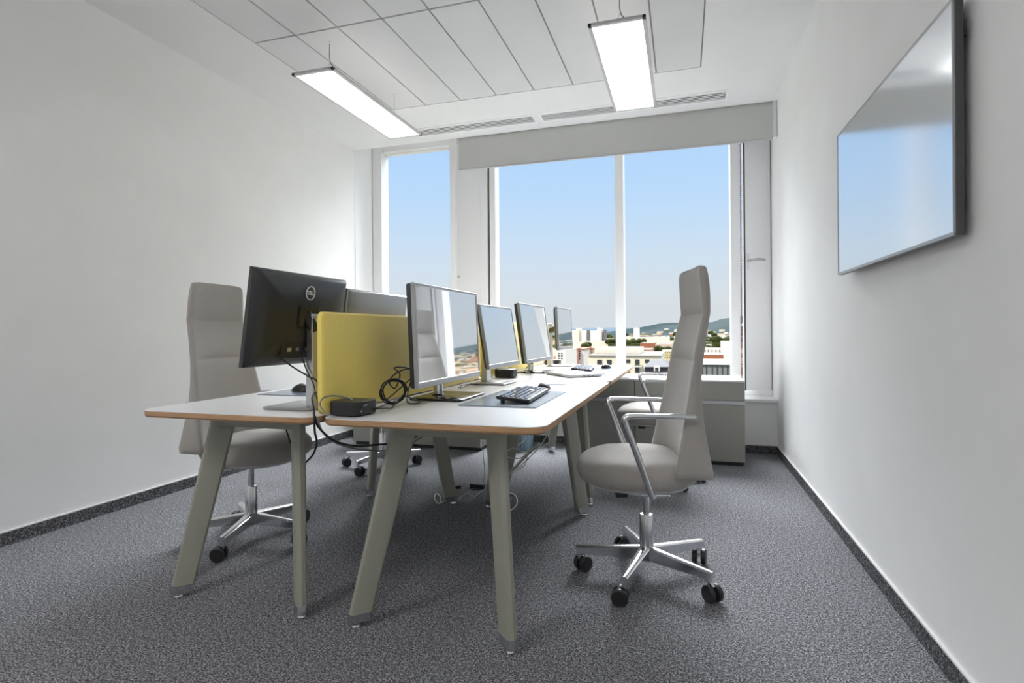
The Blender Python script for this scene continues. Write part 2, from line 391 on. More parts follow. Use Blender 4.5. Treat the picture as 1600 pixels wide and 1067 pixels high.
# blue bin
bt = empty('waste_bin', 'translucent blue plastic bin on the carpet under the window', 'bin', (-1.37, 4.74, 0))
b = MB(); b.loft([rr for rr in [[(x, y, z) for x, y in rrect(-.08-q, .08+q, -.10-q, .10+q, .03)] for z, q in ((0, 0), (.10, .01), (.235, .02), (.24, .024), (.235, .016), (.02, -.004))]])
b.build('tub', 'bin', bt, smooth=True)
MB().sweep(crom([(-.085, -.115, .19), (-.06, -.135, .09), (0, -.14, .06), (.06, -.135, .09), (.085, -.115, .19)], 6), .004).build('handle', 'white', bt, smooth=True)

# ------------------------------------------------------------------ desks
ZT = .735
def make_desk(label, cx, y0, skip=None):
    t = empty('desk', label, 'desk', (cx, y0+.7935, 0), 0, 'white topped desks on splayed legs')
    hx, hy = .39, .7925
    P = rrect(-hx, hx, -hy, hy, .065, 8); P2 = rrect(-hx+.005, hx-.005, -hy+.005, hy-.005, .06, 8)
    b = MB()
    b.loft([[(x, y, ZT-.025) for x, y in P2], [(x, y, ZT-.019) for x, y in P], [(x, y, ZT-.0025) for x, y in P]], 0, caps=False)
    b.loft([[(x, y, ZT-.0025) for x, y in P], [(x*.9995, y*.9998, ZT) for x, y in P]], 1, caps=False)
    b.add([(x*.9995, y*.9998, ZT) for x, y in P], [tuple(range(len(P)))], 1)
    b.add([(x, y, ZT-.025) for x, y in P2], [tuple(range(len(P2)))], 2)
    b.build('tabletop', ['ply', 'laminate', 'leg'], t)
    for s in (-1, 1):
        box('end_rail', 'leg', -.20, .20, s*.60-.018, s*.60+.018, .655, ZT-.026, t, bevel=.003)
        box('side_rail', 'leg', s*.19-.018, s*.19+.018, -.59, .59, .665, ZT-.026, t, bevel=.003)
    for sx in (-1, 1):
        for sy in (-1, 1):
            if (sx, sy) == skip: continue
            top = Vector((sx*.172, sy*.585, ZT-.026)); bot = Vector((sx*.272-(.03 if cx > -1 else .018), sy*.685, .035))
            rad = Vector((sx, sy, 0)).normalized(); tan = Vector((-rad.y, rad.x, 0))
            def ring(c, hw, ht, z=None):
                o = []
                for u, v in ((-.8, -1), (.55, -1), (.86, -.75), (1, 0), (.86, .75), (.55, 1), (-.8, 1), (-1, .6), (-1, -.6)):
                    p = c+rad*hw*u+tan*ht*v; o.append(tuple(p))
                return o
            L = MB().loft([ring(bot, .040, .019), ring(bot+(top-bot)*.5, .043, .021), ring(top, .047, .023)])
            lg = L.build('leg', 'leg', t, smooth=True)
            d = (top-bot).normalized()
            f = MB(); f.loft([ring(bot-d*.018, .0405, .0195), ring(bot+d*.012, .041, .020)])
            f.lathe([(.016, 0), (.018, .004), (.016, .010), (.006, .012), (.006, .03)], 14, c=(bot.x+rad.x*.014, bot.y+rad.y*.014))
            f.build('foot', 'chrome', lg, smooth=True)
    return t
make_desk('near right desk with the keyboard and the coiled cables on it', -.785, 1.60)
make_desk('near left desk with the tilted black monitor and a mouse on it', -1.585, 1.60)
make_desk('far right desk by the window, with the closed laptop on it', -.785, 3.19)
make_desk('far left desk by the window, hidden behind the yellow dividers', -1.585, 3.19, (1, -1))

def divider(y0, y1, label):
    t = empty('desk_divider', label, 'desk divider', (-1.185, (y0+y1)/2, ZT+.001), 0, 'yellow dividers between the desks')
    L = (y1-y0)/2
    P = rrect(-L, L, .004, .357, .022, 6)
    b = MB()
    T = Matrix(((0, 0, 1, 0), (1, 0, 0, 0), (0, 1, 0, 0), (0, 0, 0, 1)))
    Q = rrect(-L+.006, L-.006, .010, .351, .018, 6)
    b.loft([[(x, y, -.013) for x, y in Q], [(x, y, -.008) for x, y in P], [(x, y, .008) for x, y in P], [(x, y, .013) for x, y in Q]], T=T)
    b.build('felt_panel', 'yellow', t, smooth=True)
    for y in (-L*.7, L*.7): box('clamp', 'alu', -.009, .009, y-.03, y+.03, -.06, .01, t)
divider(1.63, 3.165, 'yellow felt divider between the two near desks')
divider(3.215, 4.74, 'yellow felt divider between the two far desks by the window')

# ------------------------------------------------------------------ chairs
def make_chair(label, base_angle, loc, yaw, group='high backed office chairs'):
    t = empty('office_chair', label, 'chair', (loc[0], loc[1], 0), yaw, group)
    # seat cushion
    b = MB(); n = 40
    def rg(sc, z, dx=0.):
        o = []
        for j in range(n):
            a = 2*PI*j/n; cx, sy = math.cos(a), math.sin(a)
            ex = 2.5; q = (abs(cx)**ex+abs(sy)**ex)**(-1/ex)
            x = .045+dx+.242*q*cx*sc; y = .248*q*sy*sc*(1.0-.10*max(0, cx)**2)
            zz = z-.018*max(0, (x-.12)/.16)**2*(1 if z > .45 else .0)
            o.append((x, y, zz))
        return o
    b.loft([rg(.70, .405), rg(.86, .408), rg(.95, .422), rg(.995, .445), rg(1.0, .468), rg(.975, .490), rg(.91, .506), rg(.78, .516), rg(.55, .521), rg(.25, .522)])
    b.build('seat', 'fabric', t, smooth=True, auto=False)
    s = MB(); s.loft([rg(.45, .388, -.01), rg(.80, .394, -.005), rg(.88, .408, 0), rg(.86, .418, 0)])
    s.build('seat_shell', 'shell', t, smooth=True)
    m = MB(); m.box(-.11, .10, -.06, .06, .375, .400); m.box(-.055, .055, -.205, .205, .388, .400)
    m.build('seat_mechanism', 'chrome', t, bevel=.004)
    lv = MB(); lv.sweep([(.10, .06, .392), (.12, .17, .392)], .005, .004); lv.box(.105, .15, .165, .20, .385, .398)
    lv.build('lever', 'black', t)
    # backrest: front half width, front x, rear x, rear half width
    rows = [(.448, .246, -.055, -.215, .240), (.475, .247, -.058, -.214, .238), (.58, .238, -.082, -.196, .222), (.68, .228, -.104, -.184, .206), (.76, .219, -.120, -.180, .196),
            (.83, .210, -.132, -.182, .190), (.890, .203, -.142, -.188, .184), (.900, .202, -.146, -.190, .183), (.910, .201, -.144, -.191, .182), (1.00, .190, -.165, -.207, .174), (1.078, .183, -.184, -.221, .168),
            (1.090, .182, -.189, -.224, .167), (1.102, .181, -.186, -.223, .166), (1.17, .176, -.182, -.226, .160), (1.23, .171, -.177, -.222, .152), (1.262, .166, -.177, -.217, .146), (1.276, .157, -.182, -.211, .136)]
    rings = []
    for z, wf, f, r, wr in rows:
        dip = .018 if z > .6 else .018+.05*(.6-z)/.15
        sm = .013 if z in (.900, 1.090) else 0
        front = [(f+.002, -wf*.985, z), (f-dip*.55-sm*.5, -wf*.78, z), (f-dip-sm, -wf*.4, z), (f-dip-sm, 0, z), (f-dip-sm, wf*.4, z), (f-dip*.55-sm*.5, wf*.78, z), (f+.002, wf*.985, z)]
        mid = (f*.55+r*.45); wm = wf*.5+wr*.5+.012
        rear = [(r, wr*.97, z), (r-.003, wr*.5, z), (r-.004, 0, z), (r-.003, -wr*.5, z), (r, -wr*.97, z)]
        rings.append(front+[(f-.008, wf*1.02, z), (mid, wm, z), (r+.008, wr*1.03, z)]+rear+[(r+.008, -wr*1.03, z), (mid, -wm, z), (f-.008, -wf*1.02, z)])
    b = MB(); b.loft(rings)
    b.build('backrest', 'fabric', t, sub=1, smooth=True)
    for z, w_, x in ((.9005, .165, -.170), (1.0905, .15, -.2135)):
        pass
    # arm loops
    for s in (-1, 1):
        pts = [(-.135, s*.252, .700), (-.08, s*.262, .703), (.05, s*.268, .706), (.098, s*.269, .706), (.118, s*.269, .700), (.124, s*.268, .688), (.119, s*.267, .670), (.085, s*.262, .580), (.045, s*.245, .470), (.022, s*.225, .408), (.005, s*.195, .397), (-.03, s*.12, .394)]
        aw = [.013, .014, .014, .014, .0145, .015, .015, .015, .016, .017, .014, .010]
        bw = [.011, .010, .009, .010, .012, .013, .013, .013, .013, .011, .007, .006]
        P = crom(pts, 4); A = []; B = []
        for i in range(len(P)):
            q = i/4; k = min(int(q), len(aw)-2); fr = q-k; A.append(aw[k]*(1-fr)+aw[k+1]*fr); B.append(bw[k]*(1-fr)+bw[k+1]*fr)
        MB().sweep(P, A, B, 12, power=.75).build('armrest', 'chrome', t, smooth=True)
    # column and star base
    MB().lathe([(.014, .25), (.014, .378)], 20).build('gas_piston', 'chrome', t, smooth=True)
    MB().lathe([(.001, .066), (.022, .066), (.029, .08), (.029, .10), (.0275, .255), (.025, .262), (.0145, .264)], 24).build('column', 'chrome', t, smooth=True)
    for k in range(5):
        a = R_(base_angle+72*k)-yaw
        T = Matrix.Rotation(a, 4, 'Z')
        b = MB(); rr = []
        for x, w_, z0, z1 in ((.010, .024, .078, .132), (.06, .022, .078, .128), (.17, .019, .080, .120), (.262, .0165, .082, .113), (.292, .0155, .084, .111)):
            rr.append([(x, -w_, z0), (x, w_, z0), (x, w_*.95, z1-.006), (x, w_*.45, z1), (x, -w_*.45, z1), (x, -w_*.95, z1-.006)])
        b.loft(rr, T=T)
        b.lathe([(.0125, .066), (.0125, .092)], 12, T=T, c=(.277, 0))
        leg = b.build('base_arm', 'chrome', t, smooth=True)
        sw = R_((base_angle*7+k*131) % 360)
        cc = T @ Vector((.277, 0, 0)); T2 = Matrix.Translation((cc.x, cc.y, 0)) @ Matrix.Rotation(sw, 4, 'Z') @ Matrix.Translation((.018, 0, .0326))
        Rx = Matrix.Rotation(PI/2, 4, 'X')
        ws = MB()
        for s in (-1, 1):
            ws.lathe([(.004, -.010), (.028, -.010), (.0325, -.006), (.0325, .006), (.028, .010), (.004, .010)], 24, T=T2 @ Matrix.Translation((0, s*.0185, 0)) @ Rx)
        cst = ws.build('caster', 'black', t, smooth=True)
        hb = MB(); hb.lathe([(.006, -.012), (.006, .012)], 12, T=T2 @ Rx); hb.loft([[(-.022, -.006, .020), (.006, -.006, .004), (.010, -.006, .028), (-.018, -.006, .044)], [(-.022, .006, .020), (.006, .006, .004), (.010, .006, .028), (-.018, .006, .044)]], T=T2)
        hb.build('fork', 'chrome', cst)
    return t
make_chair('taupe high-backed chair in front, at the near right desk, both chrome armrests in full view', 185, (-.152, 2.38), R_(193.7))
make_chair('taupe high-backed chair at the far right desk, mostly hidden behind the front chair', 303-72*2, (-.155, 3.93), R_(186))
make_chair('taupe high-backed chair behind the near left desk, facing the camera', 215, (-2.07, 2.29), R_(3))
make_chair('taupe office chair at the far left desk, only its star base and casters showing', 188, (-2.19, 3.78), R_(-8))

# ------------------------------------------------------------------ monitors
def text_mesh(txt, size, depth):
    cu = bpy.data.curves.new('txt', 'FONT'); cu.body = txt; cu.size = size; cu.extrude = depth; cu.align_x = 'CENTER'; cu.align_y = 'CENTER'; cu.offset = size*.012
    o = bpy.data.objects.new('txt', cu); C.objects.link(o)
    dg = bpy.context.evaluated_depsgraph_get(); dg.update()
    me = bpy.data.meshes.new_from_object(o.evaluated_get(dg)); bpy.data.objects.remove(o); return me
def monitor(label, base, pan, yaw, w, h, tilt, neck, style, group='monitors on the desks', bsize=(.20, .22), necktop=1.06):
    """base: world x,y of base centre; pan: world x,y,z of the bottom middle of the screen; neck: world x,y"""
    t = empty('monitor', label, 'monitor', (base[0], base[1], ZT), yaw, group)
    Ri = Matrix.Rotation(-yaw, 3, 'Z')
    def loc(x, y, z): return Ri @ Vector((x-base[0], y-base[1], z-ZT))
    c = loc(*pan)
    # panel frame: u = local y, v = up (tilted), n = outwards
    Tm = Matrix.Translation(c) @ Matrix.Rotation(-tilt, 4, 'Y') @ Matrix(((0, 0, 1, 0), (1, 0, 0, 0), (0, 1, 0, 0), (0, 0, 0, 1)))
    # in panel coordinates: x=u, y=v, z=n
    hw = w/2; bz = .012; bot = .024 if style != 'slab' else .02
    fm = 'silver' if style in ('column', 'slim') else 'darkback'
    fr = MB()
    fr.box(-hw, hw, 0, bot, -.016, .001, T=Tm); fr.box(-hw, hw, h-bz, h, -.016, .001, T=Tm)
    fr.box(-hw, -hw+bz, bot, h-bz, -.016, .001, T=Tm); fr.box(hw-bz, hw, bot, h-bz, -.016, .001, T=Tm)
    fr.build('bezel', fm, t, bevel=.0015, bseg=1)
    MB().box(-hw+bz, hw-bz, bot, h-bz, -.012, -.001, T=Tm).build('screen', 'screen', t)
    # back shell
    sb = MB(); rings = []
    prof = ((0, -.016), (.004, -.024), (.02, -.034), (.07, -.044), (.12, -.050)) if style != 'plain' else ((0, -.016), (.004, -.022), (.012, -.026))
    if style == 'column': prof = ((0, -.016), (.002, -.034), (.012, -.038), (.06, -.046), (.11, -.052))
    for ins, d in prof:
        q = rrect(-hw+ins+.0008, hw-ins-.0008, ins*.8+.0008, h-ins*.8-.0008, .010, 3); rings.append([(x, y, d) for x, y in q])
    sb.loft(rings, T=Tm)
    sm = 'silver' if style == 'plain' else 'darkback'
    sh = sb.build('back_shell', sm, t, smooth=True)
    if style in ('stand_back',):
        v = MB(); v.box(-hw*.80, hw*.86, h-.020, h-.014, -.0312, -.024, T=Tm); v.build('vent_slot', 'dark', sh)
        lg = MB(); n = 40
        cx, cy, ro, ri = 0, h*.80, .027, .0235
        lg.loft([[(cx+r*math.cos(2*PI*j/n)*.98, cy+r*math.sin(2*PI*j/n), d) for j in range(n)] for r, d in ((ri, -.0485), (ri, -.0512), (ro, -.0512), (ro, -.0485), (ri, -.0485))], caps=False, T=Tm)
        lo = lg.build('logo_ring', 'white', sh)
        me = text_mesh('DELL', .0185, .0006); me.materials.append(MT['white'])
        to = bpy.data.objects.new('logo_letters', me); C.objects.link(to); to.parent = sh
        to.matrix_local = Tm @ Matrix.Translation((cx, cy, -.0508)) @ Matrix.Rotation(PI, 4, 'Y') @ Matrix.Diagonal((.92, 1.15, 1, 1))
        mb = MB(); mb.box(-.055, .055, h*.42, h*.66, -.056, -.048, T=Tm); mb.build('mount_plate', 'blackgloss', sh, bevel=.003)
        ip = MB(); ip.box(-.125, .125, h*.085, h*.27, -.0488, -.046, T=Tm); io = ip.build('port_recess', 'black', sh, bevel=.002)
        for ux, wd, mm in ((-.09, .014, 'alu'), (-.045, .02, 'silver'), (-.01, .012, 'alu'), (.04, .016, 'gcable'), (.085, .022, 'alu')):
            pp = MB(); pp.box(ux-wd/2, ux+wd/2, h*.16, h*.20, -.0505, -.0487, T=Tm); pp.build('port', mm, io)
    # neck and base
    bx, by = bsize
    bb = MB(); P = rrect(-bx/2, bx/2, -by/2, by/2, .010, 4); P2 = rrect(-bx/2+.004, bx/2-.004, -by/2+.004, by/2-.004, .008, 4)
    bb.loft([[(x, y, 0.0005) for x, y in P2], [(x, y, .004) for x, y in P], [(x, y, .0085) for x, y in P], [(x, y, .011) for x, y in P2]])
    bb.build('base', 'blackgloss' if style == 'column' else 'silver', t, smooth=True)
    nl = loc(neck[0], neck[1], ZT); vm = c+Vector((-math.sin(tilt)*h*.55, 0, math.cos(tilt)*h*.55))
    if style == 'column':
        MB().lathe([(.030, .010), (.030, .013), (.021, .016), (.019, .30), (.019, .31)], 24, c=(nl.x, nl.y)).build('neck', 'blackgloss', t, smooth=True)
        sl = MB(); sl.lathe([(.0215, .012), (.0215, .06)], 24, c=(nl.x, nl.y)); sl.build('neck_collar', 'chrome', t, smooth=True)
        ht = .28
    else:
        lean = .03
        nk = MB(); nh = necktop-ZT
        nk.loft([[(nl.x+a, nl.y+b_, .009) for a, b_ in ((-.018, -.034), (.018, -.034), (.018, .034), (-.018, .034))],
                 [(nl.x-lean*0+a, nl.y+b_, nh) for a, b_ in ((-.012, -.030), (.012, -.030), (.012, .030), (-.012, .030))]])
        nk.build('neck', 'alu', t, bevel=.003)
        ht = nh-.06
    hg = MB(); p0 = Vector((nl.x, nl.y, ht-.005)); p1 = Vector((vm.x-.035, vm.y, vm.z))
    hg.sweep([p0, p0*.5+p1*.5, p1], .028, .022, 12, up=(0, 0, 1), power=.6); hg.build('tilt_hinge', 'black', t)
    return t
monitor('silver-framed monitor on the near right desk reflecting the town, nearest of the four facing right', (-.985, 2.265), (-.943, 2.216, .808), R_(0), .66, .40, R_(2.2), (-1.035, 2.262), 'column', bsize=(.235, .30))
monitor('silver-footed monitor at the far end of the near right desk, its screen pale with sky', (-1.005, 2.925), (-.955, 3.0, .826), R_(-1), .53, .345, R_(8.9), (-1.062, 2.965), 'slim', bsize=(.20, .21), necktop=1.06)
monitor('monitor on the far right desk behind the mini computer, reflecting the striped window frames', (-1.0, 3.82), (-.930, 3.69, .819), R_(-1.5), .612, .39, R_(7.6), (-1.03, 3.80), 'column', bsize=(.21, .24))
monitor('monitor on the far right desk nearest the window, seen almost edge-on before the town', (-.975, 4.575), (-.900, 4.43, .878), R_(-1), .515, .335, R_(2.5), (-1.050, 4.50), 'slim', bsize=(.22, .20), necktop=1.09)
monitor('raised black monitor seen from behind on the near left desk, with a round white logo', (-1.405, 1.835), (-1.430, 1.794, .906), R_(180), .532, .343, R_(8.3), (-1.345, 1.82), 'stand_back', bsize=(.212, .215), necktop=1.092)
monitor('plain grey-backed monitor on the near left desk, partly hidden by the yellow divider', (-1.37, 2.42), (-1.462, 2.395, .865), R_(180), .55, .355, R_(8), (-1.33, 2.42), 'plain', bsize=(.20, .22), necktop=1.05)

# ------------------------------------------------------------------ desk things
def deskmat(x0, x1, y0, y1, label):
    o = MB().prism(rrect(-(x1-x0)/2, (x1-x0)/2, -(y1-y0)/2, (y1-y0)/2, .004, 2), 0, .003).build('desk_mat', 'mat')
    o.location = ((x0+x1)/2, (y0+y1)/2, ZT+.0005); return tag(o, label, 'desk mat', 'desk mats')
deskmat(-.835, -.525, 2.003, 2.585, 'desk mat tinted with bluish sky reflection under the keyboard on the near right desk')
deskmat(-.80, -.490, 3.70, 4.38, 'desk mat tinted with bluish sky reflection on the far right desk under the farther keyboard')
deskmat(-1.905, -1.50, 2.15, 2.62, 'dark desk mat with a mouse on it on the near left desk')

def keyboard(loc, rz, label):
    t = empty('keyboard', label, 'keyboard', loc, rz, 'keyboards on the desks')
    # long axis = local x, back edge = +y
    L, D = .225, .068
    tl = R_(5.5); T = Matrix.Translation((0, 0, .003)) @ Matrix.Rotation(tl, 4, 'X') @ Matrix.Translation((0, D, 0))
    b = MB(); P = rrect(-L, L, -D, D, .006, 3)
    b.loft([[(x*.985, y*.97, 0) for x, y in P], [(x, y, .005) for x, y in P], [(x, y, .011) for x, y in P], [(x*.992, y*.98, .0135) for x, y in P]], T=Matrix.Translation((0, -D, 0)) @ T)
    b.build('body', 'kbd', t)
    for s in (-1, 1): box('flip_foot', 'kbd', s*.18-.015, s*.18+.015, .045, .055, -.0 , .010, t)
    T = Matrix.Translation((0, -D, 0)) @ T
    meshes = {}
    def key(x, y, w, d):
        kk = (round(w, 4), round(d, 4))
        o = None
        if kk not in meshes:
            q = MB(); q.loft([[(a, c_, 0) for a, c_ in rrect(-w/2, w/2, -d/2, d/2, .0015, 1)], [(a, c_, .0045) for a, c_ in rrect(-w/2+.0018, w/2-.0018, -d/2+.0012, d/2-.0022, .0015, 1)]])
            o = q.build('key', 'keycap_sky_sheen', t); meshes[kk] = o.data
        else:
            o = bpy.data.objects.new('key', meshes[kk]); C.objects.link(o); o.parent = t
        o.matrix_local = T @ Matrix.Translation((x, y, .0132))
    u = .0187; x0 = -L+.010
    rows = [[1]*15, [1]*13+[2], [1.5]+[1]*12+[1.5], [1.8]+[1]*11+[2.2], [2.3]+[1]*10+[2.7], [1.3, 1.3, 1.3, 6, 1.3, 1.3, 1.2, 1.3]]
    for r, row in enumerate(rows):
        y = D-.016-r*.0202; x = x0
        for kw in row:
            key(x+kw*u/2, y, kw*u-.0028, .0165); x += kw*u
        if r == 0: cl = (0, 1, 2)
        elif r in (1, 2): cl = (0, 1, 2)
        elif r == 4: cl = (1,)
        elif r == 5: cl = (0, 1, 2)
        else: cl = ()
        for k in cl: key(x0+15.3*u+(k+.5)*u, y, u-.0028, .0165)
        if r:
            for k in range(4): key(x0+18.6*u+(k+.5)*u, y, u-.0028, .0165)
    return t
keyboard((-.655, 2.315, ZT+.0035), R_(93.5), 'black keyboard on the mat of the near right desk, sky sheen coloured into its keys')
keyboard((-.70, 4.06, ZT+.0035), R_(95), 'black keyboard on the far right desk beside the window')

def mouse(loc, rz, label):
    t = empty('computer_mouse', label, 'computer mouse', loc, rz, 'computer mice on the desks')
    b = MB(); rings = []; n = 12
    for i in range(n+1):
        q = i/n; x = -.058+.116*q
        w = .031*(max(0, 1-abs(2*q-1)**2.6))**.5+.0008; h_ = (.036*math.sin(PI*min(1, .12+q*.92))**.75 if q < .98 else .004)
        h_ = max(h_, .004)
        rings.append([(x, w*math.cos(a)*(1 if a < PI else 1), .002+max(0, h_*math.sin(a))) for a in [PI*k/10 for k in range(11)]]+[(x, 0, .001)])
    b.loft(rings); b.build('shell', 'black', t, smooth=True)
    MB().lathe([(.001, -.003), (.008, -.003), (.008, .003), (.001, .003)], 12, T=Matrix.Translation((-.034, 0, .024)) @ Matrix.Rotation(PI/2, 4, 'X')).build('scroll_wheel', 'gcable', t)
mouse((-.655, 2.665, ZT+.001), R_(95), 'black mouse on the near right desk beyond the keyboard')
mouse((-.565, 4.29, ZT+.004), R_(75), 'black mouse on the far right desk, beside the window keyboard')
mouse((-1.79, 2.31, ZT+.004), R_(160), 'black mouse on the dark mat of the near left desk')
ph = MB().prism(rrect(-.035, .035, -.07, .07, .008, 3), 0, .03).build('black_box', 'black', bevel=.002); ph.location = (-1.69, 2.43, ZT+.004); ph.rotation_euler.z = R_(20)
tag(ph, 'small black box on the near left desk, behind the mouse', 'box')

def minipc(loc, label, s=.152, h=.053, rz=0):
    t = empty('mini_computer', label, 'mini computer', loc, rz, 'small black computers on the desks')
    P = rrect(-s/2, s/2, -s/2, s/2, s*.24, 8)
    f = lambda k, z: [(x*k, y*k, z) for x, y in P]
    MB().loft([f(.93, .003), f(.985, .006), f(1, .012), f(1, h-.004), f(.992, h-.001), f(.97, h), f(.5, h-.0005)]).build('case', 'black', t, smooth=True)
    MB().loft([f(.8, 0), f(.8, .004)]).build('base', 'dark', t)
    for i, wd in enumerate((.006, .010, .010)):
        x = s/2
        box('port', 'silver' if i == 0 else 'dark', x-.001, x+.0006, -.045+i*.018, -.045+i*.018+wd, .015, .022, t)
minipc((-1.103, 1.705, ZT+.0005), 'rounded black mini computer at the front corner of the near right desk', .128, .050, rz=R_(-4))
minipc((-1.07, 3.36, ZT+.0005), 'black mini computer behind the silver-footed monitor', .125, .052)
minipc((-1.075, 4.70, ZT+.0005), 'black mini computer at the window end of the far right desk', .13, .045)

lt = empty('laptop', 'closed silver laptop on the far right desk', 'laptop', (-.685, 3.59, ZT+.0005), R_(38))
b = MB(); P = rrect(-.122, .122, -.172, .172, .010, 3)
b.loft([[(x*.96, y*.97, .002) for x, y in P], [(x, y, .006) for x, y in P], [(x, y, .0115) for x, y in P]]); lb = b.build('base', 'laptop', lt, smooth=True)
MB().loft([[(x, y, .0122) for x, y in P], [(x, y, .016) for x, y in P], [(x*.985, y*.988, .0185) for x, y in P]]).build('lid', 'laptop', lt, smooth=True)
for y in (-.06, -.03, .0): box('port', 'dark', -.1225, -.1205, y, y+.013, .0065, .0105, lb)
for k in range(3): box('port', 'dark', -.02+k*.03, -.006+k*.03, -.1725, -.1705, .0065, .0105, lb)
pn = MB().prism(rrect(-.045, .045, -.03, .03, .004, 2), 0, .002).build('card', 'mat'); pn.location = (-.65, 2.955, ZT+.0005); pn.rotation_euler.z = R_(8)
tag(pn, 'small flat card on the near right desk close to the desk joint', 'card')

# ------------------------------------------------------------------ cables
def cable(name, pts, r, m, label, cat='cable', n=8, group=None):
    pts = [Vector(p) for p in pts]; c = Vector((0, 0, 0))
    o = MB().sweep(crom(pts, n), r, seg=8).build(name, m, smooth=True, auto=False)
    return tag(o, label, cat, group)
zt = ZT+.004
# coil on the near right desk
ct = []
rnd = random.Random(3)
cc = Vector((-1.085, 1.965, ZT+.0505)); ax = Vector((.62, .78, 0)).normalized()
for i in range(5*16):
    a = 2*PI*i/16; rr = .044+.007*math.sin(i*.37)+.003*rnd.random()
    q = cc + ax*(rr*1.10*math.cos(a)) + Vector((0, 0, 1))*(rr*math.sin(a)) + Vector((.78, -.62, 0))*(.010*math.sin(i*.21)) 
    ct.append(q)
pts = [(-1.035, 1.715, zt+.015), (-1.02, 1.79, zt+.01), (-1.05, 1.88, zt)] + ct + [(-1.06, 2.10, zt), (-1.02, 2.05, zt+.004), (-1.0, 2.0, zt+.002), (-1.06, 2.02, zt+.002), (-1.10, 2.12, zt+.06), (-1.10, 2.17, .86)]
cable('cable', pts, .0028, 'cable', 'black cable wound in a loose coil beside the front mini computer', n=3)
cable('cable', [pX(x, y, xx) for x, y, xx in ((650, 577, -1.04), (632, 577, -1.06), (613, 588, -1.08), (609, 600, -1.09), (618, 606, -1.09), (625, 585, -1.08), (616, 575, -1.07), (634, 574, -1.05), (650, 580, -1.03))], .0026, 'cable', 'thin black cable looping off the back of the nearest reflecting monitor', n=6)
cable('cable', [pX(x, y, xx) for x, y, xx in ((650, 585, -1.04), (630, 602, -1.07), (612, 618, -1.08), (600, 627, -1.08), (588, 628, -1.07), (574, 632, -1.04), (566, 636, -1.03))], .0024, 'cable', 'thin black lead from the front mini computer to the nearest reflecting monitor', n=6)
cable('cable', [pz(572, 637, zt+.008), pz(588, 637, zt), pz(610, 629, zt), pz(630, 620, zt), pz(655, 614, zt), pz(674, 608, zt)], .0024, 'cable', 'black lead lying along the foot of the yellow divider', n=6)
cable('cable', [pX(556, 627, -1.10), pX(540, 621, -1.12), pX(520, 618, -1.15), pX(505, 622, -1.165), pX(500, 632, -1.165), pX(506, 642, -1.12), pX(512, 650, -1.10)], .0026, 'gcable', 'dark grey lead arched over the front mini computer', n=6)
cable('cable', [pY(494, 612, 1.72), pY(488, 622, 1.68), pY(490, 636, 1.61), pY(491, 655, 1.585), pY(492, 675, 1.60), pY(495, 692, 1.62), pY(489, 710, 1.64), pY(478, 722, 1.66)], .0038, 'cable', 'thick black cable hanging down between the two near desks', n=8)
cable('cable', [pY(492, 650, 1.59), pY(497, 666, 1.60), pY(515, 684, 1.64), pY(535, 693, 1.68), pY(560, 697, 1.74), pY(585, 695, 1.82), pY(608, 693, 1.88), pY(640, 686, 1.95), pY(662, 676, 2.0)], .0038, 'cable', 'thick black cable sagging sideways under the near right desk', n=8)
cable('cable', [pY(496, 655, 1.60), pY(505, 676, 1.62), pY(525, 692, 1.70), pY(550, 700, 1.78), pY(580, 704, 1.86), pY(610, 703, 1.92), pY(640, 694, 2.0), pY(664, 680, 2.05)], .0032, 'gcable', 'grey cable sagging under the near right desk below the black one', n=8)
cable('cable', [pX(x, y, xx) for x, y, xx in ((434, 545, -1.385), (437, 557, -1.38), (450, 568, -1.36), (465, 578, -1.34), (482, 588, -1.31), (496, 597, -1.27), (500, 625, -1.22), (500, 640, -1.21))], .0030, 'cable', 'black lead hanging from the ports of the raised monitor, the left one', n=6)
cable('cable', [pX(x, y, xx) for x, y, xx in ((472, 540, -1.385), (472, 556, -1.38), (476, 570, -1.36), (482, 584, -1.34), (490, 600, -1.30), (496, 625, -1.25), (497, 640, -1.22))], .0030, 'cable', 'black lead hanging from the ports of the raised monitor, next to its silver stand', n=6)
cable('cable', [pY(447, 671, 1.90), pY(450, 680, 1.90), pY(453, 690, 1.92), pY(458, 700, 1.95)], .003, 'cable', 'short black lead hanging below the near left desk', n=6)
for dx, lb, rr in ((0, 'leftmost', .0024), (9, 'rightmost', .0024)):
    cable('cable', [pX(742+dx, 601, -1.05), pX(735+dx, 600, -1.06), pX(722+dx, 602, -1.08), pX(716+dx*.3, 606, -1.08)], rr, 'cable', 'thin dark lead lying behind the nearest reflecting monitor, the '+lb+' of two')
cable('cable', [pX(779, 579, -1.06), pX(775, 574, -1.05), pX(772, 569, -1.04)], .0026, 'cable', 'short black lead rising from the second mini computer to the monitor before it')
cable('cable', [pX(788, 578, -1.06), pX(798, 574, -1.08), pX(806, 581, -1.06), pX(818, 581, -1.05), pX(824, 573, -1.03)], .0026, 'cable', 'black lead running from the second mini computer to the window-striped monitor')
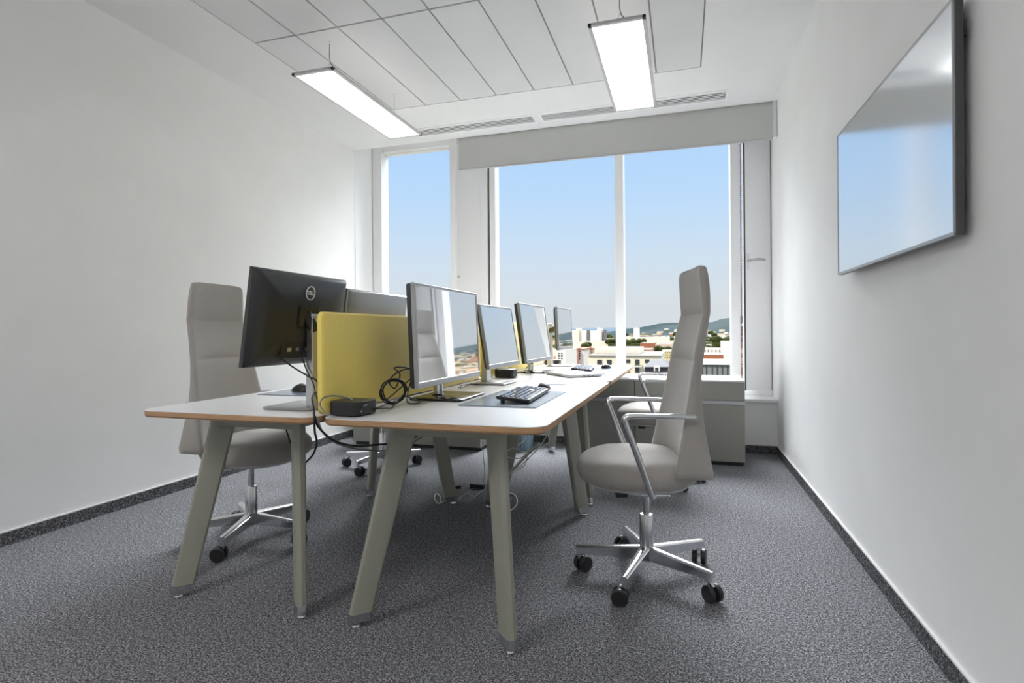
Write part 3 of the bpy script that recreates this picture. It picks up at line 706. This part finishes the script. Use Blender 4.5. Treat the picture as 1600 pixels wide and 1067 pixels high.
# under the desks: floor leads, spine, power brick, floor hatch
cable('cable', [pY(872, 660, 2.95), pY(862, 668, 2.95), pY(852, 684, 2.97), pY(843, 698, 2.98), pY(826, 716, 2.98), pY(808, 732, 2.98), pY(798, 742, 2.98)], .0032, 'wcable', 'white lead running down from the far right corner of the near right desk', n=6)
cable('cable', [pY(868, 662, 3.0), pY(856, 676, 3.0), pY(858, 690, 3.02), pY(842, 700, 3.02), pY(820, 706, 3.0), pY(800, 700, 3.0), pY(790, 712, 2.98), pY(812, 716, 2.96), pY(824, 708, 2.98), pY(818, 728, 2.98), pY(798, 739, 2.97), pY(790, 745, 2.96)], .0028, 'wcable', 'tangled white lead hanging under the near right desk', n=6)
cable('cable_spine', [pY(843, 692, 3.04), pY(820, 714, 3.04), pY(795, 740, 3.04)], .0085, 'alu', 'silver cable spine slanting down under the near right desk', 'cable spine', n=6)
cable('cable', [pY(754, 680, 3.05), pY(755, 710, 3.05), pY(757, 735, 3.05), pY(755, 758, 3.06)], .0026, 'wcable', 'white lead dropping straight down to the black power brick', n=6)
cable('cable', [pz(757, 783, .004), pz(764, 766, .004), pz(790, 768, .004), pz(805, 774, .004), pz(808, 786, .004), pz(800, 796, .004), pz(785, 799, .004)], .004, 'wcable', 'white lead curling on the carpet right of the floor hatch', n=8)
cable('cable', [pz(692, 784, .006), pz(684, 786, .006), pz(679, 778, .006), pz(682, 771, .006), pz(688, 776, .006), pz(688, 785, .006)], .0035, 'wcable', 'small white loop of cable on the carpet by a desk foot', n=6)
br = MB().prism(rrect(-.048, .048, -.022, .022, .006, 3), 0, .026).build('power_brick', 'black', bevel=.002); p = pz(746, 762, 0); br.location = (p.x, p.y, .0005)
tag(br, 'black power brick lying on the carpet under the desks', 'power adapter')
pg = MB().prism(rrect(-.03, .03, -.012, .012, .004, 2), 0, .018).build('plug', 'black'); p = pz(713, 763, 0); pg.location = (p.x, p.y, .0005); pg.rotation_euler.z = .4
tag(pg, 'small black plug on the carpet beside the floor hatch', 'plug')
p0, p1 = pz(712, 783, 0), pz(757, 765, 0)
fh = empty('floor_hatch', 'square carpeted floor socket hatch with a thin metal rim', 'floor hatch', ((p0.x+p1.x)/2, (p0.y+p1.y)/2, 0))
w, d = abs(p1.x-p0.x)/2, abs(p1.y-p0.y)/2
f = MB(); f.box(-w, w, -d, -d+.006, 0, .003); f.box(-w, w, d-.006, d, 0, .003); f.box(-w, -w+.006, -d, d, 0, .003); f.box(w-.006, w, -d, d, 0, .003); f.build('rim', 'alu', fh)
box('lid', 'carpet', -w+.006, w-.006, -d+.006, d-.006, 0, .002, fh)

# ------------------------------------------------------------------ television
tv = empty('television', 'large wall-mounted television on the right wall, sky glare on its screen', 'television', (.690, 2.33, 1.585), R_(.7))
hy, hz_ = .5575, .318
T = Matrix.Rotation(R_(0), 4, 'Y')
b = MB(); b.box(-.0, .022, -hy, hy, -hz_, hz_); b.build('housing', 'tvframe', tv, bevel=.002)
f = MB(); f.box(-.004, .0, -hy, hy, -hz_, -hz_+.010); f.box(-.004, .0, -hy, hy, hz_-.007, hz_); f.box(-.004, 0, -hy, -hy+.007, -hz_, hz_); f.box(-.004, 0, hy-.007, hy, -hz_, hz_)
f.build('bezel', 'silver', tv)
box('screen', 'tvscreen', -.002, 0, -hy+.007, hy-.007, -hz_+.010, hz_-.007, tv)
box('bracket', 'black', .022, .043, -.3, .3, -.15, .15, tv)
lk = MB(); lk.box(.020, .0265, -hy-.004, -hy+.01, .21, .25); lk.build('side_latch', 'blackgloss', tv)

# ------------------------------------------------------------------ the town outside
def bmat(name, col, rough=.8, win=None, sc=(3., 3.2)):
    m = mat(name, col, rough, spec=.1)
    if win:
        t = m.node_tree; b = t.nodes['Principled BSDF']; co = N(t, 'ShaderNodeTexCoord'); br_ = N(t, 'ShaderNodeTexBrick')
        mp = N(t, 'ShaderNodeMapping'); mp.inputs['Rotation'].default_value = (PI/2, 0, 0)
        t.links.new(co.outputs['Object'], mp.inputs[0]); t.links.new(mp.outputs[0], br_.inputs['Vector'])
        br_.offset = 0; br_.inputs['Scale'].default_value = 1; br_.inputs['Brick Width'].default_value = sc[0]; br_.inputs['Row Height'].default_value = sc[1]
        br_.inputs['Mortar Size'].default_value = .85; br_.inputs['Mortar Smooth'].default_value = 0
        br_.inputs['Color1'].default_value = (*win, 1); br_.inputs['Color2'].default_value = (*win, 1); br_.inputs['Mortar'].default_value = (*col, 1)
        t.links.new(br_.outputs[0], b.inputs['Base Color'])
    return m
GND = -32.
CREAM = bmat('cream_render', (.90, .80, .62)); CREAM2 = bmat('pale_render', (.82, .76, .66)); PINK = bmat('pink_render', (.72, .42, .34)); ROOF = bmat('terracotta', (.34, .13, .075))
WHITE = bmat('white_render', (.80, .78, .74)); DGREY = bmat('dark_facade', (.16, .16, .18)); GREY = bmat('slate', (.075, .075, .085)); WIN = mat('dark_window', (.05, .05, .055), .2)
SHEDM = bmat('shed_metal', (.26, .28, .27)); LEAF = noisy(mat('leaves', rough=.9, spec=.05), .6, (.02, .03, .01), (.07, .085, .03))
def fbox(t, part, m, xl, xr, yt, yb, Y, depth, bottom=None):
    a = pY(xl, yt, Y); c = pY(xr, yb, Y); z0 = c.z if bottom is None else bottom
    b = MB().box(a.x-t.location.x, c.x-t.location.x, 0+Y-t.location.y, depth+Y-t.location.y, z0-t.location.z, a.z-t.location.z)
    b.m[1] = 1
    return b.build(part, [m, 'topdark' if part != 'roof' else m], t)
def bld(name, label, cat, Y, xc, group=None):
    a = pY(xc, 520, Y); return empty(name, label, cat, (a.x, Y, GND), 0, group)
# cream office block
t = bld('apartment_building', 'cream flat-roofed building with dark square windows just below the window mullion', 'building', 70, 975)
fbox(t, 'wall', CREAM, 919, 1033, 556, 600, 70, 14, GND); fbox(t, 'roof_storey', CREAM2, 929, 999.5, 543.5, 556, 73, 8)
fbox(t, 'cornice', WHITE, 918, 1033.5, 554.5, 556, 69.6, 14)
for x0, x1, y0, y1 in ((933, 940.5, 562, 570), (948, 955.5, 562, 570), (963, 967, 562, 570), (978, 984.5, 561.5, 567), (992, 999, 561.5, 569.5), (1007.5, 1014.5, 561.5, 567), (992, 999, 574.5, 582), (1007.5, 1014, 574.5, 582), (978, 984, 575, 582)):
    fbox(t, 'window', WIN, x0, x1, y0, y1, 69.9, .15)
fbox(t, 'balcony', WHITE, 990, 1003, 571.5, 573.5, 68.8, 1.2)
# slate-roofed house
t = bld('house', 'grey slate-roofed house with a small dormer, right of the cream building', 'house', 55, 1028)
fbox(t, 'wall', GREY, 1008, 1046, 573, 600, 55, 8, GND)
a, c = pY(1006, 573, 55), pY(1048, 573, 55); r0, r1 = pY(1019, 561, 58), pY(1036, 561, 58)
b = MB(); vs_ = [(a.x, 54.6, a.z), (c.x, 54.6, c.z), (c.x, 63, c.z), (a.x, 63, a.z), (r0.x, 58, r0.z), (r1.x, 58, r1.z)]
b.add([tuple(Vector(v)-t.location) for v in vs_], [(0, 1, 5, 4), (1, 2, 5), (2, 3, 4, 5), (3, 0, 4), (0, 3, 2, 1)]); b.build('roof', GREY, t)
d = fbox(t, 'dormer', WHITE, 1021.5, 1031, 571.5, 580, 54.5, 1.5); fbox(t, 'dormer_window', WIN, 1023.5, 1028.5, 574.5, 579.5, 54.4, .15)
# ribbed shed
t = bld('metal_shed', 'low grey ribbed metal rooftop shed at the lower right of the window', 'shed', 38, 1108)
fbox(t, 'wall', SHEDM, 1068, 1150, 570.5, 610, 38, 7, GND); fbox(t, 'roof_edge', WHITE, 1067, 1151, 568.6, 570.2, 37.8, 7.4)
for x in (1072, 1080, 1088, 1096, 1103, 1112, 1120, 1128, 1136, 1144): fbox(t, 'rib', WIN, x, x+1.1, 571.5, 600, 37.85, .16)
# terraces of flats
def flats(label, m, x0, x1, y0, Y, d=12, wins=(), roof=None, name='apartment_building'):
    t = bld(name, label, 'building', Y, (x0+x1)/2)
    fbox(t, 'wall', m, x0, x1, y0, 600, Y, d, GND)
    if roof: fbox(t, 'roof', roof, x0-.4, x1+.4, y0-1.4, y0, Y-.4, d+.8)
    for a in wins: fbox(t, 'window', WIN, *a, Y-.2, .3)
    return t
flats('white block of flats with a terracotta roof, two window columns, left of the cream building', WHITE, 895, 912, 546, 130, wins=[(900.5, 903, y, y+2) for y in (548, 551.7, 555.3, 559.5)]+[(904, 906.5, y, y+2) for y in (548, 551.7, 555.3, 559.5)], roof=ROOF)
flats('peach block of flats with a terracotta roof behind the cream building', bmat('peach_render', (.74, .50, .38)), 912, 928, 545, 140, wins=[(912.5, 915.5, y, y+2.2) for y in (547.5, 551.3, 555, 559.5)]+[(918, 921.5, y, y+1.6) for y in (547.5, 551)], roof=ROOF)
flats('pink block of flats nearest the edge-on monitor', PINK, 884.5, 892.5, 547, 120, wins=[(886, 890.5, y, y+1.6) for y in (549, 552.5, 556, 559.3)], roof=ROOF)
flats('white gabled block of flats just right of the edge-on monitor', WHITE, 868, 884, 547, 110, wins=[(x, x+2, y, y+1.8) for x in (872, 876.5) for y in (551, 555, 559)])
flats('cream tower block at the left end of the skyline', CREAM2, 893.5, 902, 516, 620, 20, name='tower_block')
flats('cream tower block with a peach side, second from the left on the skyline', CREAM, 900, 905, 512.2, 610, 20, name='tower_block')
flats('white slab tower block on the skyline with a dark end wall', WHITE, 904, 917, 516.3, 615, 20, name='tower_block')
flats('dark narrow tower end between two white slabs on the skyline', DGREY, 917, 921.5, 516, 613, 22, name='tower_block')
flats('white slab tower block with a raised lift tower on the skyline', WHITE, 921.5, 941, 516.5, 615, 20, name='tower_block')
flats('thin white lift tower rising above the right-hand slab', WHITE, 933, 939, 511.8, 612, 20, name='tower_block')
flats('thin dark tower left of the window mullion', DGREY, 942, 945, 515.5, 618, 20, name='tower_block')
flats('lone white tower block right of the window mullion', WHITE, 990, 998.5, 512, 800, 20, name='tower_block')
flats('long low white hall in front of the skyline towers', CREAM2, 905, 952, 533.5, 330, 20, name='warehouse')
flats('long low cream hall below the lone white tower', CREAM, 975, 1046, 527, 520, 30, name='warehouse')
flats('long orange-roofed hall right of the window mullion', ROOF, 1000, 1023, 536, 240, 20, name='warehouse')
flats('grey-pink roofed hall to the right of the orange roof', bmat('dusty_render', (.55, .43, .36)), 1024, 1068, 537.5, 235, 20, name='warehouse')
flats('small yellow block of flats above the slate-roofed house', bmat('yellow_render', (.72, .62, .36)), 1033, 1049, 548.5, 120, wins=[(x, x+1.6, y, y+1.4) for x in (1035, 1038.5, 1042, 1046) for y in (550, 554, 558)])
flats('brick-coloured block of flats behind the roof storey of the cream building', bmat('brick_render', (.42, .25, .2)), 1000, 1018, 546, 130, wins=[(1002, 1006, 548, 553), (1010, 1013, 549, 552)])
flats('white blocks of terraced flats seen right of the front chair', WHITE, 1096, 1130, 545, 150, wins=[(x, x+.9, 546.5, 551) for x in (1101, 1106, 1112, 1118, 1124)])
flats('terracotta-roofed hall right of the front chair', ROOF, 1095, 1131, 554, 110, name='warehouse')
flats('tall pale block of flats at the right edge of the big window', CREAM2, 1130, 1146, 533.5, 170)
# ground, hills
GR = noisy(mat('town_ground', rough=.95, spec=.05), .02, (.030, .035, .018), (.12, .10, .075), .38, .62, 8)
o = MB().box(-4000, 4000, 12, 4200, GND-2, GND).build('town_ground', GR); struct(o); o.name = 'ground_outside'
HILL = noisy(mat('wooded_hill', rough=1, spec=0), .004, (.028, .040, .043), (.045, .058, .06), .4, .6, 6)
HAZE = noisy(mat('hazy_hill', rough=1, spec=0), .002, (.075, .10, .125), (.09, .115, .14), .4, .6, 6)  # distance haze put into the ridge's colour
def hill(label, m, pts, Y, back):
    # ridge line through seen points, a slope in front and a slope behind
    rg = [pY(x, y, Y) for x, y in pts]
    front = [(p.x, Y-back, GND) for p in rg]; mid = [(p.x, Y-back*.45, GND+(p.z-GND)*.42) for p in rg]; top = [tuple(p) for p in rg]; rear = [(p.x, Y+back, GND) for p in rg]
    o = MB().loft([front, mid, top, rear], closed=False, caps=False).build('hill', m, smooth=True, auto=False)
    return tag(o, label, 'hill', 'hills beyond the town')
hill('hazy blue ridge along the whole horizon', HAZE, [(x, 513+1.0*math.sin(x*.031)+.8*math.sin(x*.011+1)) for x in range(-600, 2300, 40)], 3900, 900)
hill('wooded hill rising behind the front chair and the right of the window', HILL, [(940, 520), (975, 514.5), (1000, 511.5), (1015, 508.5), (1030, 505.5), (1052, 503.8), (1075, 504.5), (1095, 505), (1113, 503), (1128, 498), (1141, 496.5), (1165, 493), (1200, 492), (1300, 497), (1450, 505), (1600, 515)], 2100, 800)
hill('wooded hill far to the left, outside the left window', HILL, [(-900, 510), (-500, 497), (-100, 492), (200, 498), (420, 503), (600, 507), (700, 512), (760, 519)], 2300, 800)
# distant houses: too many to count
hm = mat('far_houses', rough=.9, spec=.05); t = hm.node_tree; gi = N(t, 'ShaderNodeNewGeometry'); r = N(t, 'ShaderNodeValToRGB'); r.color_ramp.interpolation = 'CONSTANT'
r.color_ramp.elements[0].position = 0; r.color_ramp.elements[0].color = (.78, .68, .52, 1); r.color_ramp.elements[1].position = .3; r.color_ramp.elements[1].color = (.80, .77, .72, 1)
rm = mat('far_roofs', rough=.95, spec=.02); t2 = rm.node_tree; g2 = N(t2, 'ShaderNodeNewGeometry'); r2_ = N(t2, 'ShaderNodeValToRGB'); r2_.color_ramp.interpolation = 'CONSTANT'
r2_.color_ramp.elements[0].position = 0; r2_.color_ramp.elements[0].color = (.20, .085, .05, 1); r2_.color_ramp.elements[1].position = .45; r2_.color_ramp.elements[1].color = (.22, .19, .16, 1)
for p_, c_ in ((.65, (.14, .055, .035, 1)), (.85, (.26, .24, .21, 1))): e = r2_.color_ramp.elements.new(p_); e.color = c_
t2.links.new(g2.outputs['Random Per Island'], r2_.inputs[0]); t2.links.new(r2_.outputs[0], t2.nodes['Principled BSDF'].inputs['Base Color'])
for p_, c_ in ((.58, (.72, .56, .42, 1)), (.70, (.52, .27, .18, 1)), (.80, (.20, .22, .12, 1)), (.92, (.30, .27, .26, 1))): e = r.color_ramp.elements.new(p_); e.color = c_
t.links.new(gi.outputs['Random Per Island'], r.inputs[0]); t.links.new(r.outputs[0], t.nodes['Principled BSDF'].inputs['Base Color'])
rnd = random.Random(11); b = MB()
RIDGE = [(-900, 510), (-500, 497), (-100, 492), (200, 498), (420, 503), (600, 507), (700, 512), (760, 519), (940, 520), (975, 514.5), (1000, 511.5), (1015, 508.5), (1030, 505.5), (1052, 503.8), (1095, 505), (1113, 503), (1128, 498), (1141, 496.5), (1165, 493), (1300, 497), (1450, 505), (1600, 515)]
def ground_z(x, Y):
    if Y < 1300: return GND
    px = 800+FPX*math.tan(math.atan2(x, Y)+YAW); yy = 519.
    for (a0, b0), (a1, b1) in zip(RIDGE, RIDGE[1:]):
        if a0 <= px <= a1: yy = b0+(b1-b0)*(px-a0)/(a1-a0)
    rise = pY(max(-900, min(1600, px)), yy, 2100).z-GND
    q = (Y-1300)/800
    return GND+rise*(q*.42/.55 if q < .55 else .42+(q-.55)/.45*.58)
for i in range(9000):
    Y = 170*(13.5**rnd.random()); th = R_(rnd.uniform(-46, 34)); x = Y*math.tan(th)
    if Y > 1850: continue
    if Y < 700 and -.20 < x/Y < .12 and rnd.random() < .35: continue
    w_ = rnd.uniform(5, 14)*(1+Y/1600); d_ = rnd.uniform(6, 14); h_ = rnd.uniform(4.5, 11)*(1 if Y < 900 else .85 if Y < 1500 else .6); z0 = ground_z(x, Y)
    a = rnd.uniform(-.5, .5); T = Matrix.Translation((x, Y, z0)) @ Matrix.Rotation(a, 4, 'Z')
    b.box(-w_/2, w_/2, 0, d_, -3, h_, T=T); b.m[-5] = 1
tag(b.build('distant_houses', [hm, rm]), 'countless small pale and terracotta houses spread over the town and hillside', 'houses', kind='stuff')
b = MB()
for i in range(1500):
    Y = 110*(18**rnd.random()); th = R_(rnd.uniform(-46, 34)); x = Y*math.tan(th)
    if Y > 1760: continue
    r_ = rnd.uniform(2, 3.6)*(1+Y/1100); z0 = ground_z(x, Y)
    b.sphere((x, Y, z0+r_*.8), r_, 7, 5, sc=(1.3, 1, .95))
tag(b.build('distant_trees', LEAF), 'dark green trees scattered among the houses of the town', 'trees', kind='stuff')
b = MB()
for x0, x1, y, Y in ((950, 966, 534, 320), (976, 1006, 535, 300), (1024, 1050, 547, 170), (912, 920, 541, 230), (1113, 1141, 532, 330)):
    n_ = 14
    for i in range(n_):
        p = pY(x0+(x1-x0)*(i+rnd.random())/n_, y-rnd.random()*3, Y+rnd.random()*15); b.sphere((p.x, p.y, p.z), Y*.0042*rnd.uniform(.7, 1.3), 8, 6, sc=(1.3, 1, 1))
    p = pY(x0, y+2, Y); q = pY(x1, y+2, Y); b.box(p.x, q.x, Y, Y+10, GND, p.z)
tag(b.build('tree_belt', LEAF), 'rows of dark green trees between the nearer blocks of flats', 'trees', kind='stuff')
